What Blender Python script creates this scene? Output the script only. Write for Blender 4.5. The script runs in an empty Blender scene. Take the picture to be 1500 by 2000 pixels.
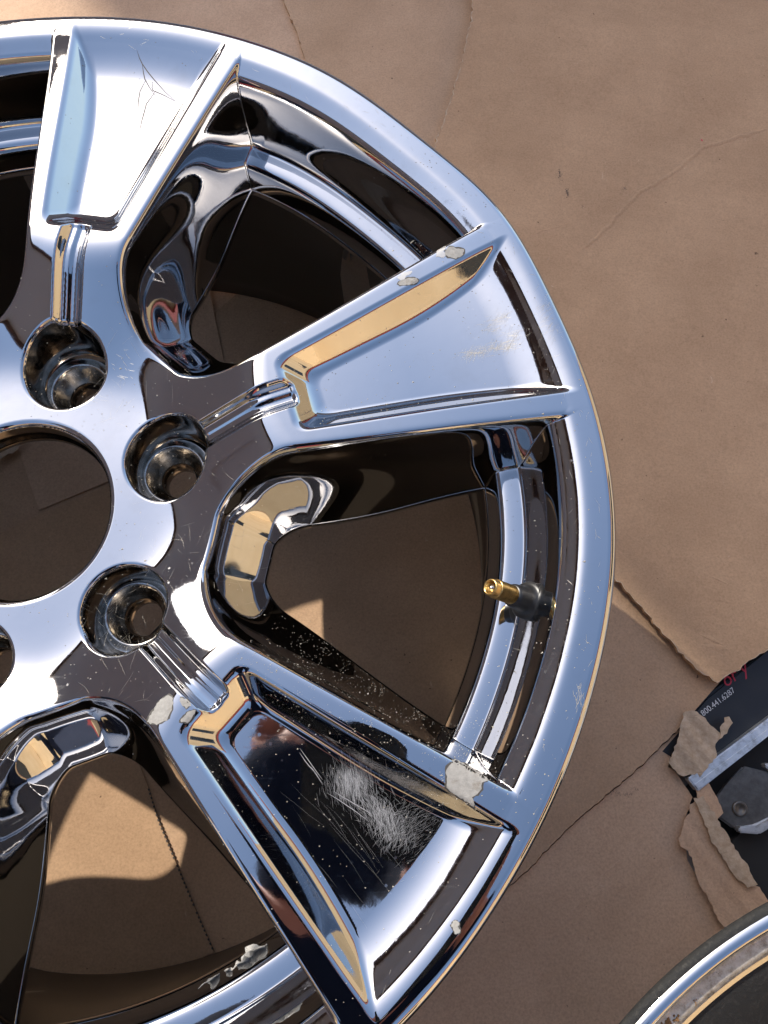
import bpy, bmesh, math, random
import numpy as np
from mathutils import Vector, Matrix
random.seed(7); rng = np.random.default_rng(11)
S = bpy.context.scene
C = S.collection
MM = 0.001
# ------------------------------------------------------------------ camera, sky, sun, exposure
cam_d = bpy.data.cameras.new('camera'); cam = bpy.data.objects.new('camera', cam_d); C.objects.link(cam)
CR = Matrix(((0.99973311, 0.01732713, 0.01527978), (-0.01223371, 0.95812882, -0.28607605), (-0.01959687, 0.28581277, 0.95808508)))
cam.matrix_world = Matrix.Translation(Vector((184.54, -110.84, 327.85)) * MM) @ CR.to_4x4()
cam_d.sensor_width = 36; cam_d.lens = 36 * 1503.0 / 2000; cam_d.clip_start = 0.005; cam_d.clip_end = 400
S.camera = cam
SUN_EL, SUN_AZ = math.radians(36.0), math.radians(-37.0)       # azimuth from +Y, negative = towards -X
W = bpy.data.worlds.new('World'); S.world = W; W.use_nodes = True
nt = W.node_tree
sky = nt.nodes.new('ShaderNodeTexSky'); sky.sky_type = 'NISHITA'; sky.sun_disc = False
sky.sun_elevation = SUN_EL; sky.sun_rotation = SUN_AZ; sky.dust_density = 2.0; sky.air_density = 1.0; sky.ozone_density = 1.0
bg = nt.nodes['Background']; bg.inputs['Strength'].default_value = 0.15
nt.links.new(sky.outputs[0], bg.inputs[0])
sun_d = bpy.data.lights.new('sun', 'SUN'); sun_d.energy = 3.0; sun_d.angle = math.radians(0.5); sun_d.color = (1, 0.94, 0.84)
sun = bpy.data.objects.new('sun', sun_d); C.objects.link(sun)
sdir = Vector((math.sin(SUN_AZ) * math.cos(SUN_EL), math.cos(SUN_AZ) * math.cos(SUN_EL), math.sin(SUN_EL)))
sun.rotation_euler = sdir.to_track_quat('Z', 'Y').to_euler()
vs = S.view_settings; vs.view_transform = 'Standard'; vs.look = 'None'; vs.exposure = 1.1; vs.gamma = 1
S.cycles.max_bounces = 10; S.cycles.glossy_bounces = 8; S.cycles.diffuse_bounces = 4
S.cycles.caustics_reflective = True; S.cycles.blur_glossy = 0.3; S.cycles.sample_clamp_indirect = 6

# ------------------------------------------------------------------ helpers
def tag(o, label=None, cat=None, group=None, kind=None):
    if label: o['label'] = label
    if cat: o['category'] = cat
    if group: o['group'] = group
    if kind: o['kind'] = kind
    return o
def empty(name, loc, label, cat, group=None):
    o = bpy.data.objects.new(name, None); C.objects.link(o); o.location = loc; o.empty_display_size = .02
    return tag(o, label, cat, group)
def link(name, me, mat, parent=None):
    o = bpy.data.objects.new(name, me); C.objects.link(o)
    if mat is not None and not me.materials: me.materials.append(mat)
    if parent is not None:
        o.parent = parent; o.matrix_parent_inverse = Matrix.Translation(-Vector(root_loc(parent)))
    return o
def root_loc(o):
    return o.location if o.parent is None else Vector((0, 0, 0))
def from_np(name, V, tris, mat, parent=None, normals=None, smooth=True):
    me = bpy.data.meshes.new(name); n = len(V); m = len(tris)
    me.vertices.add(n); me.vertices.foreach_set('co', np.ascontiguousarray(V, dtype=np.float32).ravel())
    me.loops.add(m * 3); me.loops.foreach_set('vertex_index', np.ascontiguousarray(tris, dtype=np.int32).ravel())
    me.polygons.add(m); me.polygons.foreach_set('loop_start', np.arange(0, 3 * m, 3, dtype=np.int32))
    me.polygons.foreach_set('use_smooth', np.full(m, smooth))
    me.update(calc_edges=True); me.validate()
    if normals is not None: me.normals_split_custom_set_from_vertices(normals.astype(np.float32))
    return link(name, me, mat, parent)
def from_bm(name, bm, mat, parent=None, smooth=False):
    bmesh.ops.recalc_face_normals(bm, faces=bm.faces[:])
    me = bpy.data.meshes.new(name); bm.to_mesh(me); bm.free()
    if smooth: me.polygons.foreach_set('use_smooth', [True] * len(me.polygons))
    return link(name, me, mat, parent)
def box(bm, lo, hi):
    r = bmesh.ops.create_cube(bm, size=1)
    for v in r['verts']:
        v.co = Vector([(lo[i] + hi[i]) / 2 + v.co[i] * (hi[i] - lo[i]) for i in range(3)])
    return r['verts']
def slab(bm, pts, z0, z1, zf=None):
    """polygon prism, points in mm"""
    a = sum(pts[i - 1][0] * pts[i][1] - pts[i][0] * pts[i - 1][1] for i in range(len(pts)))
    if a < 0: pts = pts[::-1]
    f = zf or (lambda x, y: 0)
    b = [bm.verts.new((x * MM, y * MM, (z0 + f(x, y)) * MM)) for x, y in pts]
    t = [bm.verts.new((x * MM, y * MM, (z1 + f(x, y)) * MM)) for x, y in pts]
    bm.faces.new(t); bm.faces.new(b[::-1])
    n = len(pts)
    for i in range(n): bm.faces.new((b[i], b[(i + 1) % n], t[(i + 1) % n], t[i]))
def lathe(name, prof, mat, parent, n=96, centre=(0, 0), warp=None, closed=False, smooth=True, wob=0):
    """prof: list of (r, z) in mm"""
    a = np.linspace(0, 2 * math.pi, n, endpoint=False); P = np.array(prof, float)
    V = np.stack([centre[0] + P[:, 0][:, None] * np.cos(a), centre[1] + P[:, 0][:, None] * np.sin(a), np.repeat(P[:, 1][:, None], n, 1)], -1).reshape(-1, 3)
    if warp is not None: V[:, :2] = warp(V[:, :2])
    m = len(prof); T = []
    i = np.arange(n); j = (i + 1) % n
    for k in range(m - 1):
        T.append(np.stack([k * n + i, k * n + j, (k + 1) * n + j], 1)); T.append(np.stack([k * n + i, (k + 1) * n + j, (k + 1) * n + i], 1))
    return from_np(name, V * MM, np.concatenate(T), mat, parent, smooth=smooth)

# ------------------------------------------------------------------ materials
def mat(name, base, rough=.5, metal=0, spec=.5):
    m = bpy.data.materials.new(name); m.use_nodes = True
    b = m.node_tree.nodes['Principled BSDF']
    b.inputs['Base Color'].default_value = (*base, 1); b.inputs['Roughness'].default_value = rough
    b.inputs['Metallic'].default_value = metal; b.inputs['Specular IOR Level'].default_value = spec
    return m
def N(m, t, **kw):
    n = m.node_tree.nodes.new(t)
    for k, v in kw.items():
        if k in n.inputs: n.inputs[k].default_value = v
        else: setattr(n, k, v)
    return n
def L(m, a, b): m.node_tree.links.new(a, b)
def bsdf(m): return m.node_tree.nodes['Principled BSDF']
def coords(m): return N(m, 'ShaderNodeTexCoord').outputs['Object']
def noise(m, scale, detail=4, rough=.5, vec=None, dist=0):
    n = N(m, 'ShaderNodeTexNoise'); n.inputs['Scale'].default_value = scale; n.inputs['Detail'].default_value = detail
    n.inputs['Roughness'].default_value = rough; n.inputs['Distortion'].default_value = dist
    if vec is not None: L(m, vec, n.inputs['Vector'])
    return n.outputs['Fac']
def ramp(m, fac, stops):
    r = N(m, 'ShaderNodeValToRGB'); e = r.color_ramp.elements
    while len(e) < len(stops): e.new(.5)
    for el, (p, c) in zip(e, stops):
        el.position = p; el.color = (*c, 1) if len(c) == 3 else c
    L(m, fac, r.inputs[0]); return r.outputs[0]
def g3(v): return (v, v, v)
def mix(m, fac, a, b, mode='MIX'):
    n = N(m, 'ShaderNodeMix'); n.data_type = 'RGBA'; n.blend_type = mode
    for s, v in ((n.inputs['Factor'], fac), (n.inputs[6], a), (n.inputs[7], b)):
        if isinstance(v, (int, float)): s.default_value = v
        elif isinstance(v, tuple): s.default_value = (*v, 1)
        else: L(m, v, s)
    return n.outputs[2]
def bump(m, h, strength, dist, prev=None):
    b = N(m, 'ShaderNodeBump'); b.inputs['Strength'].default_value = strength; b.inputs['Distance'].default_value = dist
    L(m, h, b.inputs['Height'])
    if prev is not None: L(m, prev, b.inputs['Normal'])
    return b.outputs['Normal']

chrome = mat('chrome', (.52, .525, .535), .03, 1)
c = coords(chrome)
sm = noise(chrome, 38, 6, .62, c, 1.2)
rr = ramp(chrome, sm, [(.42, g3(.022)), (.62, g3(.05)), (.78, g3(.13))])
vo = N(chrome, 'ShaderNodeTexVoronoi'); vo.inputs['Scale'].default_value = 190; L(chrome, c, vo.inputs['Vector'])
spot = ramp(chrome, vo.outputs['Distance'], [(.10, g3(.14)), (.17, g3(0))])
spot = mix(chrome, 1, spot, ramp(chrome, noise(chrome, 30, 3, .5, c), [(.5, g3(0)), (.62, g3(1))]), 'MULTIPLY')
wm = N(chrome, 'ShaderNodeMapping'); L(chrome, c, wm.inputs['Vector']); wm.inputs['Rotation'].default_value = (0, 0, .6); wm.inputs['Scale'].default_value = (14, 130, 40)
wipe = ramp(chrome, noise(chrome, 5, 6, .65, wm.outputs['Vector'], .6), [(.56, g3(0)), (.75, g3(.07))])
rr = mix(chrome, 1, mix(chrome, 1, rr, spot, 'ADD'), wipe, 'ADD')
L(chrome, rr, bsdf(chrome).inputs['Roughness'])
L(chrome, mix(chrome, ramp(chrome, noise(chrome, 60, 5, .6, c), [(.55, g3(0)), (.8, g3(.25))]), (.525, .53, .54), (.42, .40, .37)), bsdf(chrome).inputs['Base Color'])
b1 = bump(chrome, noise(chrome, 34, 3, .45, c), .5, .00022)
b2 = bump(chrome, noise(chrome, 900, 2, .5, c), .15, .000012, b1)
L(chrome, b2, bsdf(chrome).inputs['Normal'])

dirty_chrome = mat('tarnished_chrome', (.4, .38, .35), .22, 1)
c = coords(dirty_chrome)
L(dirty_chrome, ramp(dirty_chrome, noise(dirty_chrome, 240, 8, .7, c), [(.36, (.10, .085, .07)), (.5, (.33, .31, .28)), (.7, (.50, .48, .45))]), bsdf(dirty_chrome).inputs['Base Color'])
L(dirty_chrome, ramp(dirty_chrome, noise(dirty_chrome, 320, 6, .6, c), [(.4, g3(.14)), (.7, g3(.4))]), bsdf(dirty_chrome).inputs['Roughness'])
L(dirty_chrome, bump(dirty_chrome, noise(dirty_chrome, 900, 4, .6, c), .3, .0001), bsdf(dirty_chrome).inputs['Normal'])
seat_metal = mat('seat_metal', (.42, .40, .37), .2, 1)
c = coords(seat_metal)
L(seat_metal, ramp(seat_metal, noise(seat_metal, 300, 7, .65, c), [(.36, (.26, .235, .20)), (.6, (.44, .42, .39))]), bsdf(seat_metal).inputs['Base Color'])
L(seat_metal, ramp(seat_metal, noise(seat_metal, 420, 5, .6, c), [(.4, g3(.12)), (.75, g3(.34))]), bsdf(seat_metal).inputs['Roughness'])
grime = mat('grimy_metal', (.45, .42, .36), .5, .25)
c = coords(grime)
L(grime, mix(grime, ramp(grime, noise(grime, 260, 8, .72, c), [(.36, g3(0)), (.6, g3(1))]), ramp(grime, noise(grime, 60, 7, .7, c), [(.4, (.17, .14, .105)), (.6, (.34, .30, .24))]), (.50, .48, .43)), bsdf(grime).inputs['Base Color'])
L(grime, ramp(grime, noise(grime, 200, 5, .6, c), [(.4, g3(.25)), (.7, g3(.6))]), bsdf(grime).inputs['Roughness'])
L(grime, bump(grime, noise(grime, 600, 5, .7, c), .5, .0003), bsdf(grime).inputs['Normal'])
gritty = mat('gritty_black', (.015, .014, .013), .75)
c = coords(gritty)
L(gritty, ramp(gritty, noise(gritty, 420, 7, .75, c), [(.52, (.008, .008, .008)), (.7, (.035, .032, .028))]), bsdf(gritty).inputs['Base Color'])
L(gritty, bump(gritty, noise(gritty, 420, 6, .7, c), .8, .0009), bsdf(gritty).inputs['Normal'])
bore_chrome = mat('hole_chrome', (.36, .33, .29), .12, 1)
c = coords(bore_chrome)
L(bore_chrome, ramp(bore_chrome, noise(bore_chrome, 130, 6, .6, c), [(.35, (.26, .235, .205)), (.65, (.40, .37, .335))]), bsdf(bore_chrome).inputs['Base Color'])
L(bore_chrome, ramp(bore_chrome, noise(bore_chrome, 260, 5, .6, c), [(.4, g3(.06)), (.75, g3(.24))]), bsdf(bore_chrome).inputs['Roughness'])
cast = mat('cast_aluminium', (.16, .155, .15), .45, .6)
c = coords(cast)
L(cast, ramp(cast, noise(cast, 90, 6, .6, c), [(.35, (.05, .046, .042)), (.65, (.17, .16, .15))]), bsdf(cast).inputs['Base Color'])
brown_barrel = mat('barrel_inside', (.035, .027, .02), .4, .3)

def cardboard_mat(name, dark, light, ox):
    m = mat(name, light, .85, 0, .2)
    t = N(m, 'ShaderNodeMapping'); L(m, coords(m), t.inputs['Vector']); t.inputs['Location'].default_value = (ox, ox * .7, 0)
    v = t.outputs['Vector']
    t2 = N(m, 'ShaderNodeMapping'); L(m, v, t2.inputs['Vector']); t2.inputs['Rotation'].default_value = (0, 0, .9 + ox); t2.inputs['Scale'].default_value = (1, .35, 1)
    col = ramp(m, noise(m, 16, 5, .6, v), [(.3, dark), (.7, light)])
    fib = noise(m, 620, 5, .72, v)
    col = mix(m, 1, col, ramp(m, fib, [(.3, g3(.80)), (.5, g3(1)), (.72, g3(1.16))]), 'MULTIPLY')
    sp = noise(m, 210, 3, .5, v)
    col = mix(m, ramp(m, sp, [(.735, g3(0)), (.765, g3(.75))]), col, (.07, .04, .028))
    lf = noise(m, 170, 3, .5, t2.outputs['Vector'], 1.5)
    col = mix(m, ramp(m, lf, [(.735, g3(0)), (.765, g3(.4))]), col, (.62, .48, .36))
    gr = noise(m, 45, 7, .75, v)
    col = mix(m, ramp(m, gr, [(.62, g3(0)), (.8, g3(.35))]), col, (.12, .085, .065))
    L(m, col, bsdf(m).inputs['Base Color'])
    wv = N(m, 'ShaderNodeTexWave'); wv.inputs['Scale'].default_value = 42; wv.inputs['Distortion'].default_value = .6; L(m, t2.outputs['Vector'], wv.inputs['Vector']); t2.inputs['Scale'].default_value = (1, .6, 1)
    nb = bump(m, noise(m, 700, 5, .7, v), .35, .0003)
    nb = bump(m, wv.outputs['Fac'], .2, .00035, nb)
    nb = bump(m, noise(m, 7, 3, .5, v), .35, .005, nb)
    L(m, nb, bsdf(m).inputs['Normal'])
    return m
CD, CL = (.42, .27, .165), (.51, .336, .213)
card_a = cardboard_mat('cardboard_a', CD, CL, 0)
card_b = cardboard_mat('cardboard_b', (.49, .32, .205), (.59, .395, .26), .37)
card_c = cardboard_mat('cardboard_c', (.39, .246, .145), (.48, .31, .187), .83)
stain = mat('stain', (.11, .085, .07), .9)
card_torn = mat('torn_cardboard', (.50, .40, .29), .9, 0, .1)
c = coords(card_torn)
L(card_torn, ramp(card_torn, noise(card_torn, 260, 6, .7, c), [(.3, (.40, .285, .185)), (.65, (.56, .43, .31))]), bsdf(card_torn).inputs['Base Color'])
L(card_torn, bump(card_torn, noise(card_torn, 500, 6, .7, c), .4, .0006), bsdf(card_torn).inputs['Normal'])
concrete = mat('concrete', (.42, .40, .37), .9)
L(concrete, ramp(concrete, noise(concrete, 3, 8, .6, coords(concrete)), [(.3, (.33, .31, .29)), (.7, (.46, .44, .41))]), bsdf(concrete).inputs['Base Color'])
primer = mat('bare_primer', (.30, .29, .27), .8, 0, .3)
c = coords(primer)
L(primer, ramp(primer, noise(primer, 500, 5, .7, c), [(.3, (.24, .232, .218)), (.7, (.34, .33, .312))]), bsdf(primer).inputs['Base Color'])
L(primer, mix(primer, ramp(primer, noise(primer, 170, 6, .7, c), [(.55, g3(0)), (.7, g3(.6))]), ramp(primer, noise(primer, 500, 5, .7, c), [(.3, (.23, .222, .208)), (.7, (.33, .32, .30))]), (.17, .14, .11)), bsdf(primer).inputs['Base Color'])
L(primer, bump(primer, noise(primer, 900, 3, .6, c), .5, .0003), bsdf(primer).inputs['Normal'])
crack = mat('crack_edge', (.05, .045, .04), .6)
scuff = mat('scuff', (.42, .41, .40), .42, .6)
scuff_dull = mat('scuff_dull', (.40, .37, .32), .5, .5)
scuff_dark = mat('scuff_dark', (.05, .042, .035), .6, .1)
dust = mat('dust', (.34, .31, .26), .9)
rubber = mat('black_rubber', (.012, .012, .013), .38)
brass = mat('brass', (.70, .47, .17), .3, 1)
L(brass, ramp(brass, noise(brass, 350, 6, .7, coords(brass)), [(.35, (.34, .2, .06)), (.55, (.72, .48, .18))]), bsdf(brass).inputs['Base Color'])
L(brass, bump(brass, noise(brass, 900, 3, .6, coords(brass)), .3, .0002), bsdf(brass).inputs['Normal'])
steel = mat('steel', (.6, .58, .55), .25, 1)
black_case = mat('black_vinyl', (.010, .010, .012), .45)
L(black_case, bump(black_case, noise(black_case, 800, 3, .6, coords(black_case)), .3, .0002), bsdf(black_case).inputs['Normal'])
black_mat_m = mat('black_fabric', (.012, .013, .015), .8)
white_ink = mat('white_ink', (.62, .62, .62), .6)
red_ink = mat('red_ink', (.55, .03, .06), .6)
alu = mat('brushed_aluminium', (.62, .62, .62), .35, .7)
c = coords(alu)
L(alu, ramp(alu, noise(alu, 180, 7, .7, c), [(.3, (.40, .38, .36)), (.5, (.66, .66, .66)), (.75, (.74, .74, .75))]), bsdf(alu).inputs['Base Color'])
grey_metal = mat('grey_bracket', (.22, .2, .18), .4, .7)
L(grey_metal, ramp(grey_metal, noise(grey_metal, 150, 6, .7, coords(grey_metal)), [(.35, (.10, .09, .08)), (.65, (.16, .145, .13))]), bsdf(grey_metal).inputs['Base Color'])
brown_wall = mat('brown_siding', (.30, .235, .215), .8)
dark_red = mat('red_trim', (.30, .03, .03), .6)
stucco = mat('beige_stucco', (.62, .46, .27), .9)
L(stucco, ramp(stucco, noise(stucco, 2, 5, .6, coords(stucco)), [(.3, (.56, .41, .23)), (.7, (.66, .5, .3))]), bsdf(stucco).inputs['Base Color'])
roof_m = mat('roof_tiles', (.10, .055, .045), .8)
glass_m = mat('window_glass', (.02, .025, .03), .05)
white_paint = mat('white_paint', (.75, .74, .72), .5)
navy = mat('navy_cloth', (.009, .014, .034), .9, 0, .1)
skin = mat('skin', (.40, .17, .13), .55)
jeans = mat('denim', (.03, .04, .075), .9)
hair_m = mat('hair', (.02, .014, .01), .6)
phone_m = mat('phone_black', (.01, .01, .011), .25)
box_m = cardboard_mat('box_cardboard', (.27, .165, .10), (.34, .215, .135), 1.7)

# ------------------------------------------------------------------ ground and cardboard (mm, wheel frame, z up)
GZ = -240.0
bm = bmesh.new(); slab(bm, [(-60000, -60000), (60000, -60000), (60000, 60000), (-60000, 60000)], GZ - 100, GZ - 22)
tag(from_bm('ground', bm, concrete), kind='structure')
def jag(pts, amp, step, seed):
    r = random.Random(seed); out = []
    for i in range(len(pts) - 1):
        a, b = Vector(pts[i]), Vector(pts[i + 1]); n = max(1, int((b - a).length / step)); d = (b - a).normalized(); nn = Vector((-d.y, d.x))
        for k in range(n):
            p = a + (b - a) * (k / n)
            if not (k == 0 and i == 0): p = p + nn * r.gauss(0, amp)
            out.append((p.x, p.y))
    out.append(tuple(pts[-1])); return out
def sheet(name, pts, z, th, m, label, cat='cardboard sheet', group=None, zf=None):
    bm = bmesh.new(); slab(bm, pts, z - th, z, zf)
    bmesh.ops.triangulate(bm, faces=[f for f in bm.faces if len(f.verts) > 4])
    return tag(from_bm(name, bm, m), label, cat, group)
GRP = 'flattened cardboard under the wheels'
base_edge = jag([(244, -213), (269, -195), (302, -166), (351, -130), (383, -103)], .35, 2.5, 1)
# base sheet, left of the seam (spreads under the wheel)
sheet('cardboard_sheet', [(-520, -520), (30, -520), (10, -420), (120, -312)] + base_edge + [(470, -20), (700, 40), (700, 300), (90, 720), (66, 640)] + jag([(78, 599), (86, 573), (99, 535), (105, 510), (114, 480)], .4, 3, 2) + [(140, 420), (60, 260), (-10, 190), (-520, 330)], GZ, 4, card_a,
      'broad brown cardboard sheet lying under the wheel', group=GRP)
sheet('cardboard_sheet', [(-520, 300), (0, 170), (80, 240), (160, 410), (120, 478), (112, 508), (105, 535), (92, 573), (84, 600), (60, 760), (-520, 760)], GZ - 4.5, 4, card_b,
      'cardboard sheet at the top of the photo behind the wheel, its edge meeting the rim', group=GRP)
low = [(x + .5, y - 1.2) for x, y in base_edge]
low_sheet = sheet('cardboard_sheet', [(110, -340), (225, -229)] + low + jag([(383, -104), (377, -121), (372, -130), (379, -137), (386, -150), (380, -165), (378, -190), (393, -222)], .5, 4, 3) + [(430, -300), (430, -620), (110, -620)], GZ - 3.2, 4, card_b,
      'cardboard sheet at lower right under the second wheel, with torn corner', group=GRP)
up = jag([(252, 640), (266, 566), (262, 529), (255, 499), (248, 469), (237, 432), (222, 385)], .7, 3, 4)
lo = jag([(240, 160), (300, 60), (329, 19), (348, -2), (369, -31), (379, -44), (388, -57), (400, -68), (408, -74), (430, -61), (476, -34)], .5, 3, 5)
def lift(x, y):
    d = min(math.hypot(x - px, y - py) for px, py in lo + up)
    return 7.0 * math.exp(-d / 60)
def big_flap():
    """gridded sheet with soft creases, its lower left edge curling up"""
    poly = up + lo + [(760, 120), (760, 640)]
    bm = bmesh.new(); vs_ = [bm.verts.new((x * MM, y * MM, 0)) for x, y in poly]
    f = bm.faces.new(vs_); bmesh.ops.triangulate(bm, faces=[f])
    for k in range(3): bmesh.ops.subdivide_edges(bm, edges=[e for e in bm.edges if e.calc_length() > .022], cuts=2, use_grid_fill=False); bmesh.ops.triangulate(bm, faces=[f for f in bm.faces if len(f.verts) > 3])
    cr = [(522, 406), (493, 396), (460, 386), (430, 360), (402, 344), (343, 281), (313, 282)]
    for v in bm.verts:
        x, y = v.co.x / MM, v.co.y / MM
        v.co.z = (GZ + 4.5 + lift(x, y) + 1.2 * math.sin(x / 71 + y / 55) + .8 * math.sin(x / 33 - y / 47)) * MM
    r = bmesh.ops.extrude_face_region(bm, geom=bm.faces[:])
    bmesh.ops.translate(bm, verts=[g for g in r['geom'] if isinstance(g, bmesh.types.BMVert)], vec=(0, 0, -3.6 * MM))
    o = from_bm('cardboard_sheet', bm, card_c)
    tag(o, 'large top cardboard sheet filling the upper right, edges curling up', 'cardboard sheet', GRP)
    # crease ridges pressed into the paper
    bm = bmesh.new()
    def ridge(pts, w, h):
        P = jag(pts, .8, 4, int(pts[0][0])); prev = None
        for i, (x, y) in enumerate(P):
            a = P[max(0, i - 1)]; b = P[min(len(P) - 1, i + 1)]; d = Vector((b[0] - a[0], b[1] - a[1])).normalized(); n = Vector((-d.y, d.x))
            e = min(1, min(i, len(P) - 1 - i) / 4)
            row = []
            for s, hh in ((-1, -.25), (0, h * e), (1, -.25)):
                X, Y = x + n.x * w * s * (.4 + .6 * e), y + n.y * w * s * (.4 + .6 * e)
                z = GZ + 4.55 + lift(X, Y) + 1.2 * math.sin(X / 71 + Y / 55) + .8 * math.sin(X / 33 - Y / 47) + hh
                row.append(bm.verts.new((X * MM, Y * MM, z * MM)))
            if prev:
                for k in range(2): bm.faces.new((prev[k], prev[k + 1], row[k + 1], row[k]))
            prev = row
    ridge(cr[:6], 2.4, .95); ridge([(300, 300), (318, 306), (343, 316)], 1.2, .4); ridge([(470, 520), (455, 470), (448, 420)], 1.0, .3); ridge([(330, 470), (320, 430), (318, 400)], .9, .3)
    tag(from_bm('crease', bm, card_c, o, smooth=True), kind='stuff')
    def zt(X, Y): return GZ + 4.75 + lift(X, Y) + 1.2 * math.sin(X / 71 + Y / 55) + .8 * math.sin(X / 33 - Y / 47)
    bm = bmesh.new(); r = random.Random(9)
    for line in (up, lo):
        prev = None
        for i in range(1, len(line) - 1):
            a, b = line[i - 1], line[i + 1]; d = Vector((b[0] - a[0], b[1] - a[1])).normalized(); n = Vector((-d.y, d.x)); w_ = r.uniform(.15, 1.5) * (.55 if line is lo else 1)
            x0, y0 = line[i]; x1, y1 = x0 + n.x * w_, y0 + n.y * w_
            row = [bm.verts.new((x * MM, y * MM, (zt(x, y) + .12) * MM)) for x, y in ((x0, y0), (x1, y1))]
            if prev: bm.faces.new((prev[0], prev[1], row[1], row[0]))
            prev = row
    tag(from_bm('torn_edge', bm, card_torn, o), kind='stuff')
    def fleck(name, m_, spots, seed):
        bm = bmesh.new(); r = random.Random(seed)
        for cx_, cy_, n_, sx, sy, sz in spots:
            for _ in range(n_):
                x, y = cx_ + r.gauss(0, sx), cy_ + r.gauss(0, sy); q = sz * r.uniform(.4, 1.2); t0 = r.uniform(0, 6.28)
                bm.faces.new([bm.verts.new(((x + q * math.cos(t0 + k * 1.57) * r.uniform(.5, 1)) * MM, (y + q * math.sin(t0 + k * 1.57)) * MM, zt(x, y) * MM)) for k in range(4)])
        tag(from_bm(name, bm, m_, o), kind='stuff')
    fleck('dark_smudge', stain, [(333, 362, 26, .8, 3, .55), (338, 344, 34, .7, 2.4, .6), (388, 347, 16, 1.2, .8, .5), (350, 330, 8, .6, 2, .4), (480, 300, 5, 20, 30, .4), (420, 200, 6, 25, 40, .4)], 3)
    fleck('red_fleck', red_ink, [(460, 395, 4, .5, .6, .9)], 4)
    fleck('pale_fleck', card_torn, [(420, 330, 40, 60, 90, .45), (400, 120, 30, 40, 60, .4), (360, 500, 30, 60, 50, .4)], 5)
    return o
flap = big_flap()
# inner sheet glimpsed through the wheel: perforated edge and torn end
perf = [(9, -140), (17, -160), (32, -189), (47, -218), (60, -242)]
sheet('cardboard_sheet', [(-300, -330), (18, -275)] + jag([(36, -256), (44, -250), (60, -242)], .7, 1.5, 8) + perf[::-1][1:] + [(-10, -100), (-38, 85), (-62, 73)] + [(-90, 61), (-300, -40)], GZ + 2.4, 2, card_c,
      'cardboard piece seen through the lower window, with perforated edge and torn end', group=GRP)
sheet('cardboard_sheet', [(-128, 148), (-92, 64.5), (-37, 88.5), (60, 130), (20, 300), (-200, 300)], GZ + 2.2, 2, card_b,
      'cardboard piece seen through the centre bore above a straight gap', group=GRP)
def perforation():
    bm = bmesh.new()
    for i in range(len(perf) - 1):
        a, b = Vector(perf[i]), Vector(perf[i + 1]); n = int((b - a).length / 3.0); d = (b - a).normalized(); q = Vector((-d.y, d.x)) * .55
        for k in range(n):
            p = a + d * (k * 3.0); e = p + d * 1.5
            slab(bm, [tuple(p - q), tuple(e - q), tuple(e + q), tuple(p + q)], GZ + 2.3, GZ + 2.7)
    return bm
def flat_ridge(parent_name, pts, w, h, z, m, seed):
    bm = bmesh.new(); P = jag(pts, .5, 3, seed); prev = None
    for i, (x, y) in enumerate(P):
        a = P[max(0, i - 1)]; b = P[min(len(P) - 1, i + 1)]; d = Vector((b[0] - a[0], b[1] - a[1])).normalized(); n = Vector((-d.y, d.x)); e = min(1, min(i, len(P) - 1 - i) / 4)
        row = [bm.verts.new(((x + n.x * w * q) * MM, (y + n.y * w * q) * MM, (z + hh) * MM)) for q, hh in ((-1, -.2), (0, h * e - .1), (1, -.2))]
        if prev:
            for k in range(2): bm.faces.new((prev[k], prev[k + 1], row[k + 1], row[k]))
        prev = row
    return from_bm(parent_name, bm, m, low_sheet, smooth=True)
tag(flat_ridge('crease', [(268, -267), (287, -239), (298, -221), (322, -197), (340, -186)], 1.1, .45, GZ - 3.2, card_b, 61), kind='stuff')
bm = bmesh.new(); r_ = random.Random(5)
for k in range(46):
    t = r_.random(); x = 331 + 18 * t + r_.gauss(0, .9); y = -145.5 - 2.5 * math.sin(t * 3.1) + (10 * (t - .8) if t > .8 else 0) + r_.gauss(0, .7); q = r_.gauss(1.3, .5); ln = r_.uniform(.5, 2.0)
    dx, dy = math.cos(q) * ln, math.sin(q) * ln; wx, wy = -math.sin(q) * .12, math.cos(q) * .12
    bm.faces.new([bm.verts.new((a * MM, b * MM, (GZ - 3.0) * MM)) for a, b in ((x - dx / 2 - wx, y - dy / 2 - wy), (x + dx / 2, y + dy / 2), (x - dx / 2 + wx, y - dy / 2 + wy))])
tag(from_bm('black_smudge', bm, crack, low_sheet), kind='stuff')
tag(from_bm('perforation', perforation(), crack), 'dashed perforation line along the cardboard edge in the lower window', 'perforation', kind='stuff')

# ------------------------------------------------------------------ the wheel: height field of the chrome face
PH = 1.3727666
SIX = math.pi / 3
def smax(a, b, k):
    h = np.maximum(k - np.abs(a - b), 0) / k
    return np.maximum(a, b) + h * h * k * .25
def smin(a, b, k): return -smax(-a, -b, k)
def srelu(x, k): return .5 * (x + np.sqrt(x * x + k * k))
def sstep(a, b, x):
    t = np.clip((x - a) / (b - a), 0, 1); return t * t * (3 - 2 * t)
CUT = -58.0
def qstep(a, b, x):
    t = np.clip((x - a) / (b - a), 0, 1); return t * t * t * (t * (6 * t - 15) + 10)
def floor_level(x, y):
    """height of the lower edge of the window walls: shallower towards the hub"""
    r = np.hypot(x, y); th = np.arctan2(y, x) - PH; pw = th - (np.floor(th / SIX) + .5) * SIX; X = r * np.cos(pw)
    return CUT + 13.0 * (1 - sstep(118, 185, X)) * sstep(262, 200, r)
LUG_C, LUG_R, BORE_R, LIP_R = 76.5, 21.3, 44.6, 279.8
def fold(x, y):
    r = np.hypot(x, y); th = np.arctan2(y, x) - PH; k = np.round(th / SIX); p = th - k * SIX
    return r, r * np.cos(p), r * np.sin(p), k, th
def ridge_z(r): return 1.6 - 1.6 * np.clip((r - 135) / 130, 0, 1) ** 2
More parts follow.
